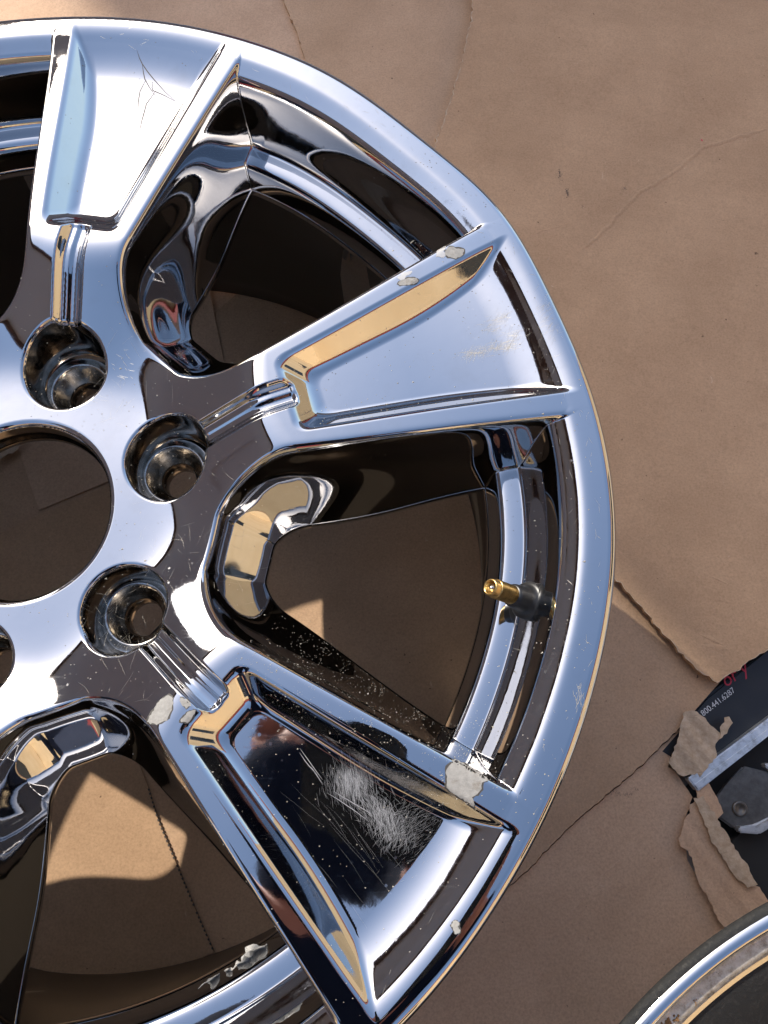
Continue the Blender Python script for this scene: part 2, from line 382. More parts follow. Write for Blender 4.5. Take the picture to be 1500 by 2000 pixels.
def pocket_d(u, v, r):
    hw = 19.0 + (u - 145) * .193
    return smin(smin(u - 142.5, (hw - np.abs(v)) * .98, 9.0), (272.0 - r), 5.0)
def pocket_z(u, v, r):
    zr = ridge_z(r)
    hw = 19.0 + (u - 145) * .193
    side = smin((u - 142.0) * 1.0, (hw - np.abs(v)) * 1.28, 7.0)
    zw = zr - side - .25
    zo = zr - .56 * (271.5 - r)
    zf = zr - 12.2 - .030 * (u - 150) + 9.5 * np.clip((u - 201) / 69, 0, 1.1) ** 2
    return smax(smax(zw, zf, 4.0), zo, 3.0)
def lip_round(r):
    e = np.clip((r - 276.4) / 5.0, 0, .995)
    return 5.0 * (1 - np.sqrt(1 - e * e))
def rim_z(r):
    z = -.58 * (srelu(266.5 - r, 1.8) - srelu(256.6 - r, 2.4))
    z = z - 37 * qstep(259.6, 246.0, r) - .06 * srelu(250 - r, 4) + .0 * r
    z = z - 3.2 * srelu(236.0 - r, 1.6)
    return z - lip_round(r)
def comps(x, y):
    r, u, v, k, th = fold(x, y)
    w = r - .0012 * r * r * .5 * (1 - np.cos(6 * (th - k * SIX)))
    hub = -29.0 + .565 * srelu(w - 73.5, 9.0)
    zr = ridge_z(r)
    zs = smin(hub, zr, 4.5) - lip_round(r) - .22 * sstep(252, 272, r)
    gv = v - 1.0; gm = sstep(90, 97, u) * sstep(150, 143, u)
    zs = zs - gm * (4.6 * sstep(8.2, 3.8, np.abs(gv)) + 1.1 * sstep(3.2, .6, np.abs(gv + 1.0)))
    dl = np.hypot(u - LUG_C, v); e = np.clip((LUG_R + 2.2 - dl) / 2.2, 0, .98); zs = zs - 2.2 * (1 - np.sqrt(1 - e * e))
    e = np.clip((BORE_R + 3.4 - r) / 3.4, 0, .98); zs = zs - 3.4 * (1 - np.sqrt(1 - e * e))
    # window wall
    kw = np.floor(th / SIX); pw = th - (kw + .5) * SIX
    X = r * np.cos(pw); Y = r * np.sin(pw)
    px = X - 146.0; py = np.abs(Y); al = math.radians(17.0); R = 47.6
    dT = np.where(px * math.cos(al) + py * math.sin(al) > 0, R - (-math.sin(al) * px + math.cos(al) * py), R - np.hypot(px, py))
    dT = np.where(px < 60, smin(dT, X - 100.4, .9), dT)      # flat facet at the inner end
    D = 23.0 - 13.0 * sstep(120, 236, X)
    t = .75 * np.logaddexp(0, (dT - .5) / .75) / D
    steep = .34 * (1 - np.exp(-t / .13)) + .66 * t
    zw = zs - (zs - floor_level(x, y) + .3) * np.clip(steep, 0, 3)
    # flat facet at the inner end of each window
    return r, u, v, k, zw, rim_z(r), dT, w
def H(x, y):
    r, u, v, k, zw, zm, dT, w = comps(x, y)
    z = smax(zw, zm, .3 + 3.6 * sstep(-6, 3, dT) * sstep(272, 263, r))
    z = smin(z, pocket_z(u, v, r), 2.2)
    return z
def H1(x, y): return float(H(np.array([x], float), np.array([y], float))[0])
# small departures of this wheel from perfect six-fold symmetry
WC = np.array([(15.1, 75.1, 1.2, 0.3), (72.6, 24.5, -0.8, 0.8), (57.5, -50.6, 0.3, -0.1), (13.4, 269.8, -0.3, -2.4), (240.4, 123.4, 0.0, 1.9), (227.0, -146.5, -0.3, -1.0), (90.0, 254.8, -0.3, 1.0), (265.7, 49.4, 2.2, -0.8), (175.7, -205.4, -0.5, 1.2), (109.7, 245.2, 0.7, 0), (267.2, 27.6, -0.2, 0.5), (-8.3, 268.3, 3.1, -1.9), (228.2, 141.3, 2.3, 4.1), (236.5, -127.0, -1.1, 1.2), (25.4, 134.9, 0.4, 2.5), (129.5, 45.4, -0.1, -2.3), (104.1, -89.4, 0.5, 1.5), (15.5, 138.9, -1.1, -1.5), (128.0, 56.0, 1.9, 0.7), (112.6, -82.9, -0.9, -0.1), (-31.0, 277.3, 0.0, -0.3), (5.9, 278.9, 0.0, 1.6), (54.9, 273.5, 0.2, 1.2), (140.2, 241.2, 0.7, 1.2), (186.5, 207.5, -1.8, -2.0), (223.5, 166.9, -2.9, -2.2), (258.4, 105.2, -2.9, -1.2), (274.4, 50.4, -1.2, -0.2), (278.8, 9.3, 1.7, 0.1), (278.3, -19.3, 2.6, -0.2), (274.7, -48.8, 1.6, -0.3), (263.5, -91.8, 0.1, 0), (245.1, -133.3, 0.1, -0.1), (228.4, -160.2, -1.1, 0.8), (207.7, -186.3, -0.4, 0.3), (185.0, -208.8, 1.4, -1.6)])
def _k(A, B): return np.exp(-((A[:, None, :] - B[None, :, :]) ** 2).sum(-1) / (2 * 42.0 ** 2))
WW = np.linalg.solve(_k(WC[:, :2], WC[:, :2]) + .35 * np.eye(len(WC)), WC[:, 2:])
def warp(P):
    out = P.copy()
    for i in range(0, len(P), 200000): out[i:i + 200000] += _k(P[i:i + 200000], WC[:, :2]) @ WW
    return out
def unwarp(x, y):
    q = np.array([[x, y]], float); g = q.copy()
    for _ in range(4): g = q - (warp(g) - g)
    return g[0]

wheel = empty('wheel_rim', (0, 0, GZ * MM), 'large six-spoke chrome wheel rim lying face up in the middle, chrome peeling', 'wheel rim', 'bare wheel rims on cardboard')
def build_face():
    h = .54; n = int(2 * 281 / h) + 1
    g = np.linspace(-281, 281, n); X, Y = np.meshgrid(g, g, indexing='ij'); X = X.ravel(); Y = Y.ravel()
    r, u, v, k, zw, zm, dT, w = comps(X, Y)
    Z = H(X, Y)
    FL = floor_level(X, Y)
    cutf = np.minimum(np.minimum(Z - FL, (np.hypot(u - LUG_C, v) - LUG_R) * 2), np.minimum((r - BORE_R) * 2, (LIP_R - r) * 2))
    idx = np.arange(n * n).reshape(n, n)
    a, b, c_, d = idx[:-1, :-1].ravel(), idx[1:, :-1].ravel(), idx[1:, 1:].ravel(), idx[:-1, 1:].ravel()
    T = np.concatenate([np.stack([a, b, c_], 1), np.stack([a, c_, d], 1)])
    ins = cutf > 0; cnt = ins[T].sum(1)
    full = T[cnt == 3]; extra = []; newP = []; base = n * n; vmap = {}; skirt = []
    def cross(i, j):
        key = (i, j) if i < j else (j, i)
        if key not in vmap:
            i, j = key; t = cutf[i] / (cutf[i] - cutf[j]); vmap[key] = base + len(newP)
            newP.append((X[i] + t * (X[j] - X[i]), Y[i] + t * (Y[j] - Y[i]), Z[i] + t * (Z[j] - Z[i])))
        return vmap[key]
    for tri in T[(cnt == 1) | (cnt == 2)].tolist():
        s = [bool(ins[t]) for t in tri]
        if sum(s) == 1:
            i = s.index(True); A, B, D_ = tri[i], tri[(i + 1) % 3], tri[(i + 2) % 3]; p, q = cross(A, B), cross(A, D_)
            extra.append((A, p, q)); skirt.append((p, q))
        else:
            i = s.index(False); A, B, D_ = tri[i], tri[(i + 1) % 3], tri[(i + 2) % 3]; p, q = cross(A, B), cross(A, D_)
            extra.append((p, B, D_)); extra.append((p, D_, q)); skirt.append((q, p))
    newP = np.array(newP)
    AX = np.concatenate([X, newP[:, 0]]); AY = np.concatenate([Y, newP[:, 1]]); AZ = np.concatenate([Z, newP[:, 2]])
    tris = np.concatenate([full, np.array(extra, int)])
    used, inv = np.unique(tris.ravel(), return_inverse=True); tris = inv.reshape(-1, 3)
    remap = {o: i for i, o in enumerate(used.tolist()) if o >= base}
    x, y, z = AX[used], AY[used], AZ[used]
    e = .12
    gx = (H(x + e, y) - H(x - e, y)) / (2 * e); gy = (H(x, y + e) - H(x, y - e)) / (2 * e)
    nrm = np.stack([-gx, -gy, np.ones_like(gx)], 1); nrm /= np.linalg.norm(nrm, axis=1)[:, None]
    V = np.stack([x, y, z], 1); V[:, :2] = warp(V[:, :2])
    # part ids per triangle
    cx, cy = x[tris].mean(1), y[tris].mean(1); r, u, v, k, zw, zm, dT, w = comps(cx, cy)
    pd = pocket_d(u, v, r); pid = np.zeros(len(tris), int)
    spoke = (w > 129.5)
    pid[spoke] = 1 + (k[spoke].astype(int) % 6)
    pid[((zm > zw + .3) & (pd < -2)) | (r > 272.6)] = 20
    pid[pd > .6] = 10 + (k[pd > .6].astype(int) % 6)
    return V, tris, nrm, pid, x, y, z, [(remap[p], remap[q]) for p, q in skirt]
FV, FT, FN, FP, fx, fy, fz, SK = build_face()
FLV = floor_level(fx, fy)
def sub_part(name, sel, parent):
    t = FT[sel]; us, inv = np.unique(t.ravel(), return_inverse=True)
    return from_np(name, FV[us] * MM, inv.reshape(-1, 3), chrome, parent, FN[us])
hub_o = sub_part('hub', FP == 0, wheel)
lip_o = sub_part('rim_lip', FP == 20, wheel)
spokes, pockets = {}, {}
for k in range(6):
    spokes[k] = sub_part('spoke', FP == 1 + k, wheel)
    pockets[k] = sub_part('recessed_panel', FP == 10 + k, spokes[k])
# thin return edge round every window
def skirt_mesh(k):
    def own(p): return int(math.floor((math.atan2(fy[p], fx[p]) - PH) / SIX)) % 6 == k
    P = [(p, q) for p, q in SK if fz[p] < FLV[p] + 1.5 and fz[q] < FLV[q] + 1.5 and own(p)]
    ids = sorted({i for e in P for i in e}); m = {v: i for i, v in enumerate(ids)}; n = len(ids)
    top = FV[ids].copy(); nn = FN[ids][:, :2]; nn = nn / np.maximum(np.linalg.norm(nn, axis=1), 1e-6)[:, None]
    rows = [top]
    for off, dz in ((.7, -.8), (.7, -4.5), (-2.5, -9.0)):
        q = top.copy(); q[:, :2] += nn * off; q[:, 2] = top[:, 2] + dz; rows.append(q)
    T = []
    for p, q in P:
        for s in range(3):
            a, b = m[p] + s * n, m[q] + s * n; T += [(a, a + n, b + n), (a, b + n, b)]
    return np.concatenate(rows), np.array(T)
for k in range(6):
    sv, st = skirt_mesh(k); from_np('window_edge', sv * MM, st, chrome, wheel)
# back of the casting: hub pad and barrel
lathe('hub_pad', [(82, -62), (84, -72), (88, -72), (90, -62), (97, -57)], cast, wheel, 96)
lathe('rim_barrel', [(LIP_R, float(rim_z(np.array([LIP_R]))[0])), (280.6, -2.4), (281.2, -4.0), (281.4, -6.5), (281.2, -9), (280.0, -14), (276, -17), (266, -22), (262, -32), (252, -50), (250, -180), (256, -205), (262, -222), (274, -226), (277, -230), (277, -237), (274, -239.5), (260, -239.5), (257.7, -236), (252, -212), (243, -190), (238, -110), (239, -66), (234, -62)], chrome, wheel, 240, warp=warp)
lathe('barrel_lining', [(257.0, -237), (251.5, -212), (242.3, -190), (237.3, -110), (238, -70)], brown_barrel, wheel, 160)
# centre bore
def ring_from_face(rad, n, centre, zoff=0):
    a = np.linspace(0, 2 * math.pi, n, endpoint=False); x = centre[0] + rad * np.cos(a); y = centre[1] + rad * np.sin(a)
    return x, y, H(x, y) + zoff
def cup(name, centre, rad, prof, m, parent, n=72, centre2=None):
    """wall from the face edge down, prof = [(r, z)]; the ring centres slide towards centre2"""
    rows = []; x, y, z = ring_from_face(rad, n, centre); rows.append(np.stack([x, y, z], 1))
    a = np.linspace(0, 2 * math.pi, n, endpoint=False); c2 = centre2 or centre
    for i, (pr, pz) in enumerate(prof):
        t = min(1, i / 3.0); cx, cy = centre[0] * (1 - t) + c2[0] * t, centre[1] * (1 - t) + c2[1] * t
        rows.append(np.stack([cx + pr * np.cos(a), cy + pr * np.sin(a), np.full(n, pz)], 1))
    V = np.concatenate(rows); V[:, :2] = warp(V[:, :2]); i = np.arange(n); j = (i + 1) % n; T = []
    for k in range(len(prof)):
        T.append(np.stack([k * n + i, (k + 1) * n + j, k * n + j], 1)); T.append(np.stack([k * n + i, (k + 1) * n + i, (k + 1) * n + j], 1))
    return from_np(name, V * MM, np.concatenate(T), m, parent)
cup('center_bore', (0, 0), BORE_R, [(BORE_R - .4, -35), (BORE_R - .6, -40), (BORE_R - 1.8, -41), (BORE_R - 2.0, -45), (BORE_R - 1.2, -46), (BORE_R + 4, -47), (62, -60)], bore_chrome, wheel, 120)
for k in range(6):
    a = PH + k * SIX; ca, sa = math.cos(a), math.sin(a)
    o = cup('lug_hole', (LUG_C * ca, LUG_C * sa), LUG_R, [(LUG_R - .6, -33), (LUG_R - 1.2, -45), (LUG_R - 1.5, -47.5), (LUG_R - 2.5, -48.5)], bore_chrome, wheel, 72)
    cc = (LUG_C * ca, LUG_C * sa); c2 = (74.0 * ca, 74.0 * sa)
    s = lathe('lug_seat', [(19.2, -48.4), (16.6, -48.6), (16.0, -47.8), (15.2, -47.8), (14.4, -48.6), (13.6, -51), (11.5, -54), (10.4, -58), (9.8, -58.6), (9.4, -60), (9.6, -62), (8.9, -63), (8.9, -70), (9.6, -72)], seat_metal, o, 56, centre=tuple(warp(np.array([c2]))[0]))
# ------------------------------------------------------------------ peeled chrome, scuffs and dust on the wheel
def grid_patch(name, poly, off, m, parent, step=.8):
    """polygon in wheel mm (world xy) draped on the face"""
    P = [tuple(p) for p in poly]
    bm = bmesh.new(); vv = [bm.verts.new((x, y, 0)) for x, y in P]; f = bm.faces.new(vv)
    if f.normal.z < 0: f.normal_flip()
    bmesh.ops.triangulate(bm, faces=[f])
    for _ in range(4):
        es = [e for e in bm.edges if e.calc_length() > step * 2]
        if not es: break
        bmesh.ops.subdivide_edges(bm, edges=es, cuts=1); bmesh.ops.triangulate(bm, faces=[f for f in bm.faces if len(f.verts) > 3])
    for v in bm.verts:
        q = unwarp(v.co.x, v.co.y); v.co.z = H1(*q) + off
    for v in bm.verts: v.co *= MM
    return from_bm(name, bm, m, parent, smooth=True)
def ribbon(bm, pts, w, off):
    """thin draped stroke; pts in world mm"""
    prev = None; n = len(pts)
    P = np.array(pts, float); g = P.copy()
    for _ in range(3): g = P - (warp(g) - g)
    zz = H(g[:, 0], g[:, 1]) + off
    for i in range(n):
        a = P[max(0, i - 1)]; b = P[min(n - 1, i + 1)]; d = b - a; d = d / (np.linalg.norm(d) + 1e-9); q = np.array([-d[1], d[0]]) * w * .5 * (1 - (2 * i / (n - 1) - 1) ** 2 * .8)
        row = (bm.verts.new(((P[i, 0] - q[0]) * MM, (P[i, 1] - q[1]) * MM, zz[i] * MM)), bm.verts.new(((P[i, 0] + q[0]) * MM, (P[i, 1] + q[1]) * MM, zz[i] * MM)))
        if prev: bm.faces.new((prev[0], prev[1], row[1], row[0]))
        prev = row
def blob(cx, cy, rx, ry, ang, seed, n=26, rough=.16):
    r = random.Random(seed); out = []; ph = [r.uniform(0, 6.28) for _ in range(4)]
    for i in range(n):
        t = 2 * math.pi * i / n; s = 1 + rough * sum(math.sin((k + 2) * t + ph[k]) / (k + 1.3) for k in range(4)) + r.gauss(0, .035)
        x, y = rx * s * math.cos(t), ry * s * math.sin(t); out.append((cx + x * math.cos(ang) - y * math.sin(ang), cy + x * math.sin(ang) + y * math.cos(ang)))
    return out
def grow(poly, d):
    cx = sum(p[0] for p in poly) / len(poly); cy = sum(p[1] for p in poly) / len(poly)
    return [(x + (x - cx) / math.hypot(x - cx, y - cy) * d, y + (y - cy) / math.hypot(x - cx, y - cy) * d) for x, y in poly]
def chip(poly, parent, seed, edge=.6):
    q = jag(list(poly) + [poly[0]], .22, .9, seed)[:-1]
    o = grid_patch('peeled_patch', q, .14, primer, parent)
    rim_ = jag(list(grow(poly, edge)) + [grow(poly, edge)[0]], .25, 1.1, seed + 50)[:-1]
    grid_patch('lifted_edge', rim_, .06, crack, parent)
    return o
S1, S2, S3 = 0, 5, 4        # folded index of the spokes at top, right and lower right
big = [(206.9, -117.8), (211.0, -120.0), (215.5, -122.8), (219.5, -125.0), (220.0, -126.4), (217.6, -127.1), (217.0, -129.4), (215.2, -131.4), (213.3, -132.4), (214.0, -137.1), (210.8, -134.4), (205.4, -130.8), (202.8, -128.7), (203.2, -124.5), (202.7, -121.9), (204.9, -119.4)]
chip(big, spokes[S3], 3)
chip([(79.6, -101.9), (81.2, -98.6), (84.9, -92.8), (88.4, -90.8), (90.6, -92.5), (90.6, -97.1), (88.8, -101.1), (84.6, -102.7)], hub_o, 5)
chip([(93.7, -92.2), (96.7, -92.7), (98.6, -95.6), (96.6, -96.8), (94.3, -94.7)], hub_o, 6, .3)
chip(blob(97.6, -99.9, 3.0, 1.7, .7, 4), spokes[S3], 7, .6)
chip(blob(215.6, 119.6, 4.6, 3.5, .3, 9), spokes[S2], 8, .5)
chip(blob(192.6, 103.6, 4.6, 1.9, .35, 12), spokes[S2], 9, .5)
chip(blob(204.8, -179.2, 1.6, 2.0, .5, 15), lip_o, 10, .4)
for cx, cy, rx, ry, a, sd, par in ((209.0, 120.5, 3.6, 2.4, .9, 31, S2), (190.6, 107.0, 3.2, 1.7, .4, 32, S2)):
    grid_patch('flaked_chrome', blob(cx, cy, rx, ry, a, sd, 22, .4), .12, scuff, spokes[par])
def strokes(name, gen, m, parent, seed, off=.05):
    r = random.Random(seed); bm = bmesh.new()
    for x, y, ang, ln, w, cv in gen(r):
        n = max(4, int(ln / 1.2)); pts = []; a = ang
        px_, py_ = x - math.cos(ang) * ln / 2, y - math.sin(ang) * ln / 2
        for i in range(n):
            pts.append((px_, py_)); px_ += math.cos(a) * ln / (n - 1); py_ += math.sin(a) * ln / (n - 1); a += cv / n + r.gauss(0, .03)
        ribbon(bm, pts, w, off)
    return tag(from_bm(name, bm, m, parent, smooth=True), kind='stuff')
path3 = [(160, -122), (166, -130), (171, -135), (177, -141), (183, -145), (179, -151), (177, -160)]
def gen3(r):
    for i in range(2600):
        q = r.random()
        if q < .40:      # hatch of near parallel strokes at the upper side
            x, y = 164 + r.gauss(0, 4.5), -127 + r.gauss(0, 4.0); yield x, y, r.gauss(1.72, .16), r.uniform(1.2, 6), r.uniform(.02, .07), r.gauss(0, .15)
        elif q < .80:    # swirl
            t = r.gauss(.5, .28); x, y = 170 + 13 * t + r.gauss(0, 3.6), -133 - 16 * t + r.gauss(0, 3.4); yield x, y, r.gauss(2.2 - 1.1 * t, .3), r.uniform(1, 4.5), r.uniform(.02, .085), r.gauss(.4, .4)
        else:            # fan towards the outer end
            x, y = 187 + r.gauss(0, 6), -144 + r.gauss(0, 5); yield x, y, r.gauss(.55, .3), r.uniform(1, 5), r.uniform(.015, .05), r.gauss(.2, .3)
strokes('scuff_marks', gen3, scuff, pockets[S3], 41)
def gen3b(r):
    for i in range(26):
        yield 160 + r.gauss(0, 17), -142 + r.gauss(0, 17), r.gauss(-.86, .06), r.uniform(8, 34), r.uniform(.012, .028), r.gauss(0, .05)
    for x, y, a, ln in ((147, -119.5, -.94, 16), (145.6, -119.6, -.95, 12), (149.6, -124, -.95, 9), (163, -136, -.5, 21), (164.5, -135.2, -.55, 18)):
        yield x, y, a, ln, .28, r.gauss(0, .05)
strokes('scratches', gen3b, scuff, pockets[S3], 42, .06)
def bump_line(bm, P, w): ribbon(bm, P, w, .06)
bm = bmesh.new()
for P in ([(45.5, 258.2), (46.6, 254.6), (48.0, 251.7), (51, 247.3), (54.9, 242.4), (61.1, 234.9), (67.0, 228.8)], [(48.0, 251.7), (48.6, 247), (49.4, 243.3), (52.3, 237.9), (57.1, 230.7)],
          [(54.0, 241), (53.6, 238), (54.2, 236.1), (60.7, 232.8), (67.0, 228.8)], [(50, 243), (47, 236), (46.3, 229), (46.5, 222)], [(56, 236), (51, 228), (49, 217), (48, 208)]):
    ribbon(bm, P, .6, .06)
tag(from_bm('dark_scratches', bm, scuff_dark, pockets[S1], smooth=True), kind='stuff')
def gen1(r):
    for i in range(520):
        c_ = r.choice([(40, 225), (46, 224), (54, 214), (60, 226), (39, 203), (46, 200), (43, 214), (62, 219)])
        yield c_[0] + r.gauss(0, 3.4), c_[1] + r.gauss(0, 4.4), r.choice([r.gauss(1.6, .2), r.gauss(-.6, .4)]), r.uniform(1.5, 7), r.uniform(.02, .08), r.gauss(0, .4)
strokes('scuff_marks', gen1, scuff_dull, pockets[S1], 43)
def gen2(r):
    for i in range(420):
        c_ = r.choice([(222, 70), (226, 71), (229, 71.5), (236, 73), (241, 73), (233, 84), (238, 88), (243, 78)])
        yield c_[0] + r.gauss(0, 2.6), c_[1] + r.gauss(0, 1.5), r.choice([r.gauss(.12, .2), r.gauss(1.1, .25)]), r.uniform(1.5, 7), r.uniform(.02, .08), r.gauss(0, .3)
    for i in range(120): yield 258 + r.gauss(0, 2.5), 84 + r.gauss(0, 9), r.gauss(.9, .3), r.uniform(2, 6), r.uniform(.02, .07), r.gauss(0, .3)
strokes('scuff_marks', gen2, scuff_dull, pockets[S2], 44)
def genh(r):
    for i in range(170):
        a = PH + r.choice([-.35, -.5, -1.6, -1.75, -1.5, -2.2, -2.3, -2.1]) + r.gauss(0, .1); R = r.uniform(60, 124)
        yield R * math.cos(a), R * math.sin(a), r.choice([.9, -.8, .4, 1.6]) + r.gauss(0, .25), r.uniform(2, 12), r.uniform(.015, .045), r.gauss(0, .4)
    for i in range(14): yield 45 + r.gauss(0, 4), 75 + r.gauss(0, 4), r.gauss(-.7, .3), r.uniform(2, 5), .12, .2
strokes('fine_scratches', genh, scuff_dull, hub_o, 45)
def genl(r):
    for i in range(110):
        a = r.uniform(-1.0, 1.5); R = r.choice([266 + r.gauss(0, 3), 274 + r.gauss(0, 1)])
        yield R * math.cos(a), R * math.sin(a), a + 1.57 + r.gauss(0, .5), r.uniform(1, 5), r.uniform(.04, .14), r.gauss(0, .3)
    for i in range(26): yield 258.8 + r.gauss(0, 1), -96 + r.gauss(0, 3.4), r.gauss(1.4, .2), r.uniform(1, 5), .16, .1
strokes('lip_scuffs', genl, scuff_dull, lip_o, 46)
def specks(name, n, gen, parent, seed, m=dust, s0=.12, s1=.38):
    r = random.Random(seed); pts = np.array([gen(r) for _ in range(n)]); g = pts.copy()
    for _ in range(3): g = pts - (warp(g) - g)
    z = H(g[:, 0], g[:, 1]); ok = z > CUT; bm = bmesh.new()
    for (x, y), zz, o_ in zip(pts, z, ok):
        if not o_: continue
        s = r.uniform(s0, s1) * (1.8 if r.random() < .05 else 1); t = r.uniform(0, 6.28)
        v = [bm.verts.new(((x + s * math.cos(t + q) * (1 + .6 * r.random())) * MM, (y + s * math.sin(t + q)) * MM, (zz + d) * MM)) for q, d in ((0, .03), (2.1, .03), (4.2, .03))]
        w_ = bm.verts.new((x * MM, y * MM, (zz + s * .7) * MM))
        for i in range(3): bm.faces.new((v[i], v[(i + 1) % 3], w_))
    return tag(from_bm(name, bm, m, parent), kind='stuff')
def pol(a0, a1, r0, r1): return lambda r: (lambda a, R: (R * math.cos(a), R * math.sin(a)))(PH + r.uniform(a0, a1), r.uniform(r0, r1))
specks('dust', 420, pol(-3.2, .3, 46, 132), hub_o, 51)
clumps = [(random.Random(k).random(), random.Random(k + 99).gauss(3, 10)) for k in range(34)]
def wall_dust(r):
    if r.random() < .75: t, q = r.choice(clumps); t += r.gauss(0, .025); q += r.gauss(0, 2.2)
    else: t, q = r.random(), r.gauss(3, 9)
    return (120 + 95 * t + q * .5, -68 - 51 * t + q)
specks('dust', 1100, wall_dust, spokes[S3], 52, s0=.05, s1=.22)
specks('dust', 260, pol(-2.35, -1.85, 140, 268), pockets[S3], 53)
specks('dust', 160, pol(-1.2, -.9, 140, 268), pockets[S2], 54)
specks('dust', 420, pol(-1.95, -.5, 236, 276), lip_o, 55)
specks('dust', 90, pol(-.15, .15, 140, 268), pockets[S1], 56)


flake_pts = jag([(94.5, -213.3), (97.3, -210.8), (104.9, -207.0), (110.3, -204.1), (114.1, -202.2), (114.5, -197.2), (120.1, -195.8), (126.9, -197.3), (128.0, -200.2), (118.2, -206.2), (107.2, -211.0), (98.6, -215.5), (94.5, -213.3)], .5, 1.3, 77)[:-1]
bm = bmesh.new(); vv = [bm.verts.new((x * MM, y * MM, 0)) for x, y in flake_pts]; f_ = bm.faces.new(vv); bmesh.ops.triangulate(bm, faces=[f_])
for _ in range(2): bmesh.ops.subdivide_edges(bm, edges=bm.edges[:], cuts=1); bmesh.ops.triangulate(bm, faces=[f for f in bm.faces if len(f.verts) > 3])
for v in bm.verts: x, y = v.co.x / MM, v.co.y / MM; v.co.z = (-54 + 2.4 * math.sin(x / 1.7) * math.sin(y / 2.1) + (math.hypot(x, y) < 232) * 3) * MM
q_ = bmesh.ops.extrude_face_region(bm, geom=bm.faces[:]); bmesh.ops.translate(bm, verts=[g for g in q_['geom'] if isinstance(g, bmesh.types.BMVert)], vec=(0, 0, -.0006))
from_bm('peeled_flake', bm, primer, wheel)

# ------------------------------------------------------------------ second wheel (face down) and the things at the right edge
w2 = empty('wheel_rim', (.459, -.4234, GZ * MM), 'second wheel rim turned over in the lower right corner, dull grimy flange', 'wheel rim', 'bare wheel rims on cardboard')
CX2 = (459, -423.4)
lathe('outer_flange', [(186, GZ + 1), (188, -110), (200, -84), (238, -70), (258.5, -66.6), (262.9, -65), (263.5, -63), (262.8, -61), (261.4, -60), (259.8, -60)], gritty, w2, 240, CX2)
lathe('flange_lip', [(259.8, -60), (258.5, -59), (256.5, -58.6), (254.6, -59.3), (253.6, -61.5)], chrome, w2, 240, CX2)
lathe('bead_seat', [(253.6, -61.5), (252.8, -63.4), (251.6, -64.2), (247, -64.8), (244.2, -66.0), (243.4, -68.2)], grime, w2, 240, CX2)
lathe('inner_step', [(243.4, -68.2), (242.6, -69.2), (241.2, -69.0), (240.4, -70.4), (239.0, -70.6), (238.2, -73)], chrome, w2, 240, CX2)
lathe('inner_barrel', [(238.2, -73), (228, -90), (216, -116), (196, -124), (184, -134), (182, -215), (20, -222)], seat_metal, w2, 200, CX2)
rust = mat('rust', (.17, .085, .03), .9)
def rust_flakes():
    bm = bmesh.new(); r = random.Random(4)
    for a0, R, s in ((129.5, 248.5, 4.2), (130.4, 249, 3.4), (128.6, 248, 2.2), (134.2, 251, 1.4), (126, 247, 1.0)):
        a = math.radians(a0)
        for k in range(6):
            x = CX2[0] + (R + r.gauss(0, .7)) * math.cos(a) + r.gauss(0, s * .35); y = CX2[1] + (R + r.gauss(0, .7)) * math.sin(a) + r.gauss(0, s * .35)
            q = bmesh.ops.create_icosphere(bm, subdivisions=1, radius=1)
            for v in q['verts']: v.co = Vector((x + v.co.x * s * .3 * r.uniform(.5, 1.3), y + v.co.y * s * .3, -64.6 + v.co.z * .5)) * MM
    return bm
tag(from_bm('rust_flakes', rust_flakes(), rust, w2), kind='stuff')

# black printed case lying below the cardboard
case = empty('black_case', (.43, -.09, (GZ - 20) * MM), 'black vinyl case with white phone number and red lettering, under the cardboard', 'case')
bm = bmesh.new(); slab(bm, [(366, -120), (404, -83), (455, -50), (530, -2), (530, -60), (468, -94), (396, -140)], GZ - 20, GZ - 3)
bmesh.ops.bevel(bm, geom=[e for e in bm.edges], offset=.002, segments=2, affect='EDGES'); from_bm('case_body', bm, black_case, case, smooth=False)
def text(name, body, size, loc, ang, m, parent, shear=0):
    cu = bpy.data.curves.new(name, 'FONT'); cu.body = body; cu.size = size * MM; cu.extrude = .00005; cu.shear = shear
    o = bpy.data.objects.new(name, cu); C.objects.link(o); dg = bpy.context.evaluated_depsgraph_get()
    me = bpy.data.meshes.new_from_object(o.evaluated_get(dg)); bpy.data.objects.remove(o)
    R = Matrix.Translation(Vector(loc) * MM) @ Matrix.Rotation(ang, 4, 'Z'); me.transform(R)
    return link(name, me, m, parent)
text('phone_number', '0  800.441.6287', 5.6, (396.0, -99.6, GZ - 2.9), math.radians(34), white_ink, case)
text('red_lettering', 'or y', 13, (419.5, -76.5, GZ - 2.9), math.radians(31), red_ink, case, .2)

# aluminium bar, bracket with bolt, black mat
bar = empty('metal_bar', (.42, -.12, (GZ + 4) * MM), 'scratched bare aluminium bar beside the black case at the right edge', 'metal bar')
bm = bmesh.new(); slab(bm, [(382, -137.5), (470, -81), (474, -88.5), (388, -146)], GZ - 4, GZ + 5); bmesh.ops.bevel(bm, geom=bm.edges[:], offset=.0008, segments=2, affect='EDGES')
from_bm('bar_body', bm, alu, bar)
bm = bmesh.new(); slab(bm, [(386, -141.5), (470, -87), (472, -90), (388, -144.6)], GZ + 4.5, GZ + 5.6); from_bm('bar_ridge', bm, alu, bar)
br = empty('metal_bracket', (.42, -.15, (GZ - 8) * MM), 'greyish metal bracket with round bolt between the bar and the black mat', 'bracket')
bm = bmesh.new(); slab(bm, [(396, -158), (410, -143), (424, -130), (446, -136), (446, -160), (424, -172), (412, -171)], GZ - 9, GZ - 5, lambda x, y: (x - 396) * .12)
bmesh.ops.bevel(bm, geom=bm.edges[:], offset=.0012, segments=2, affect='EDGES'); from_bm('bracket_plate', bm, grey_metal, br)
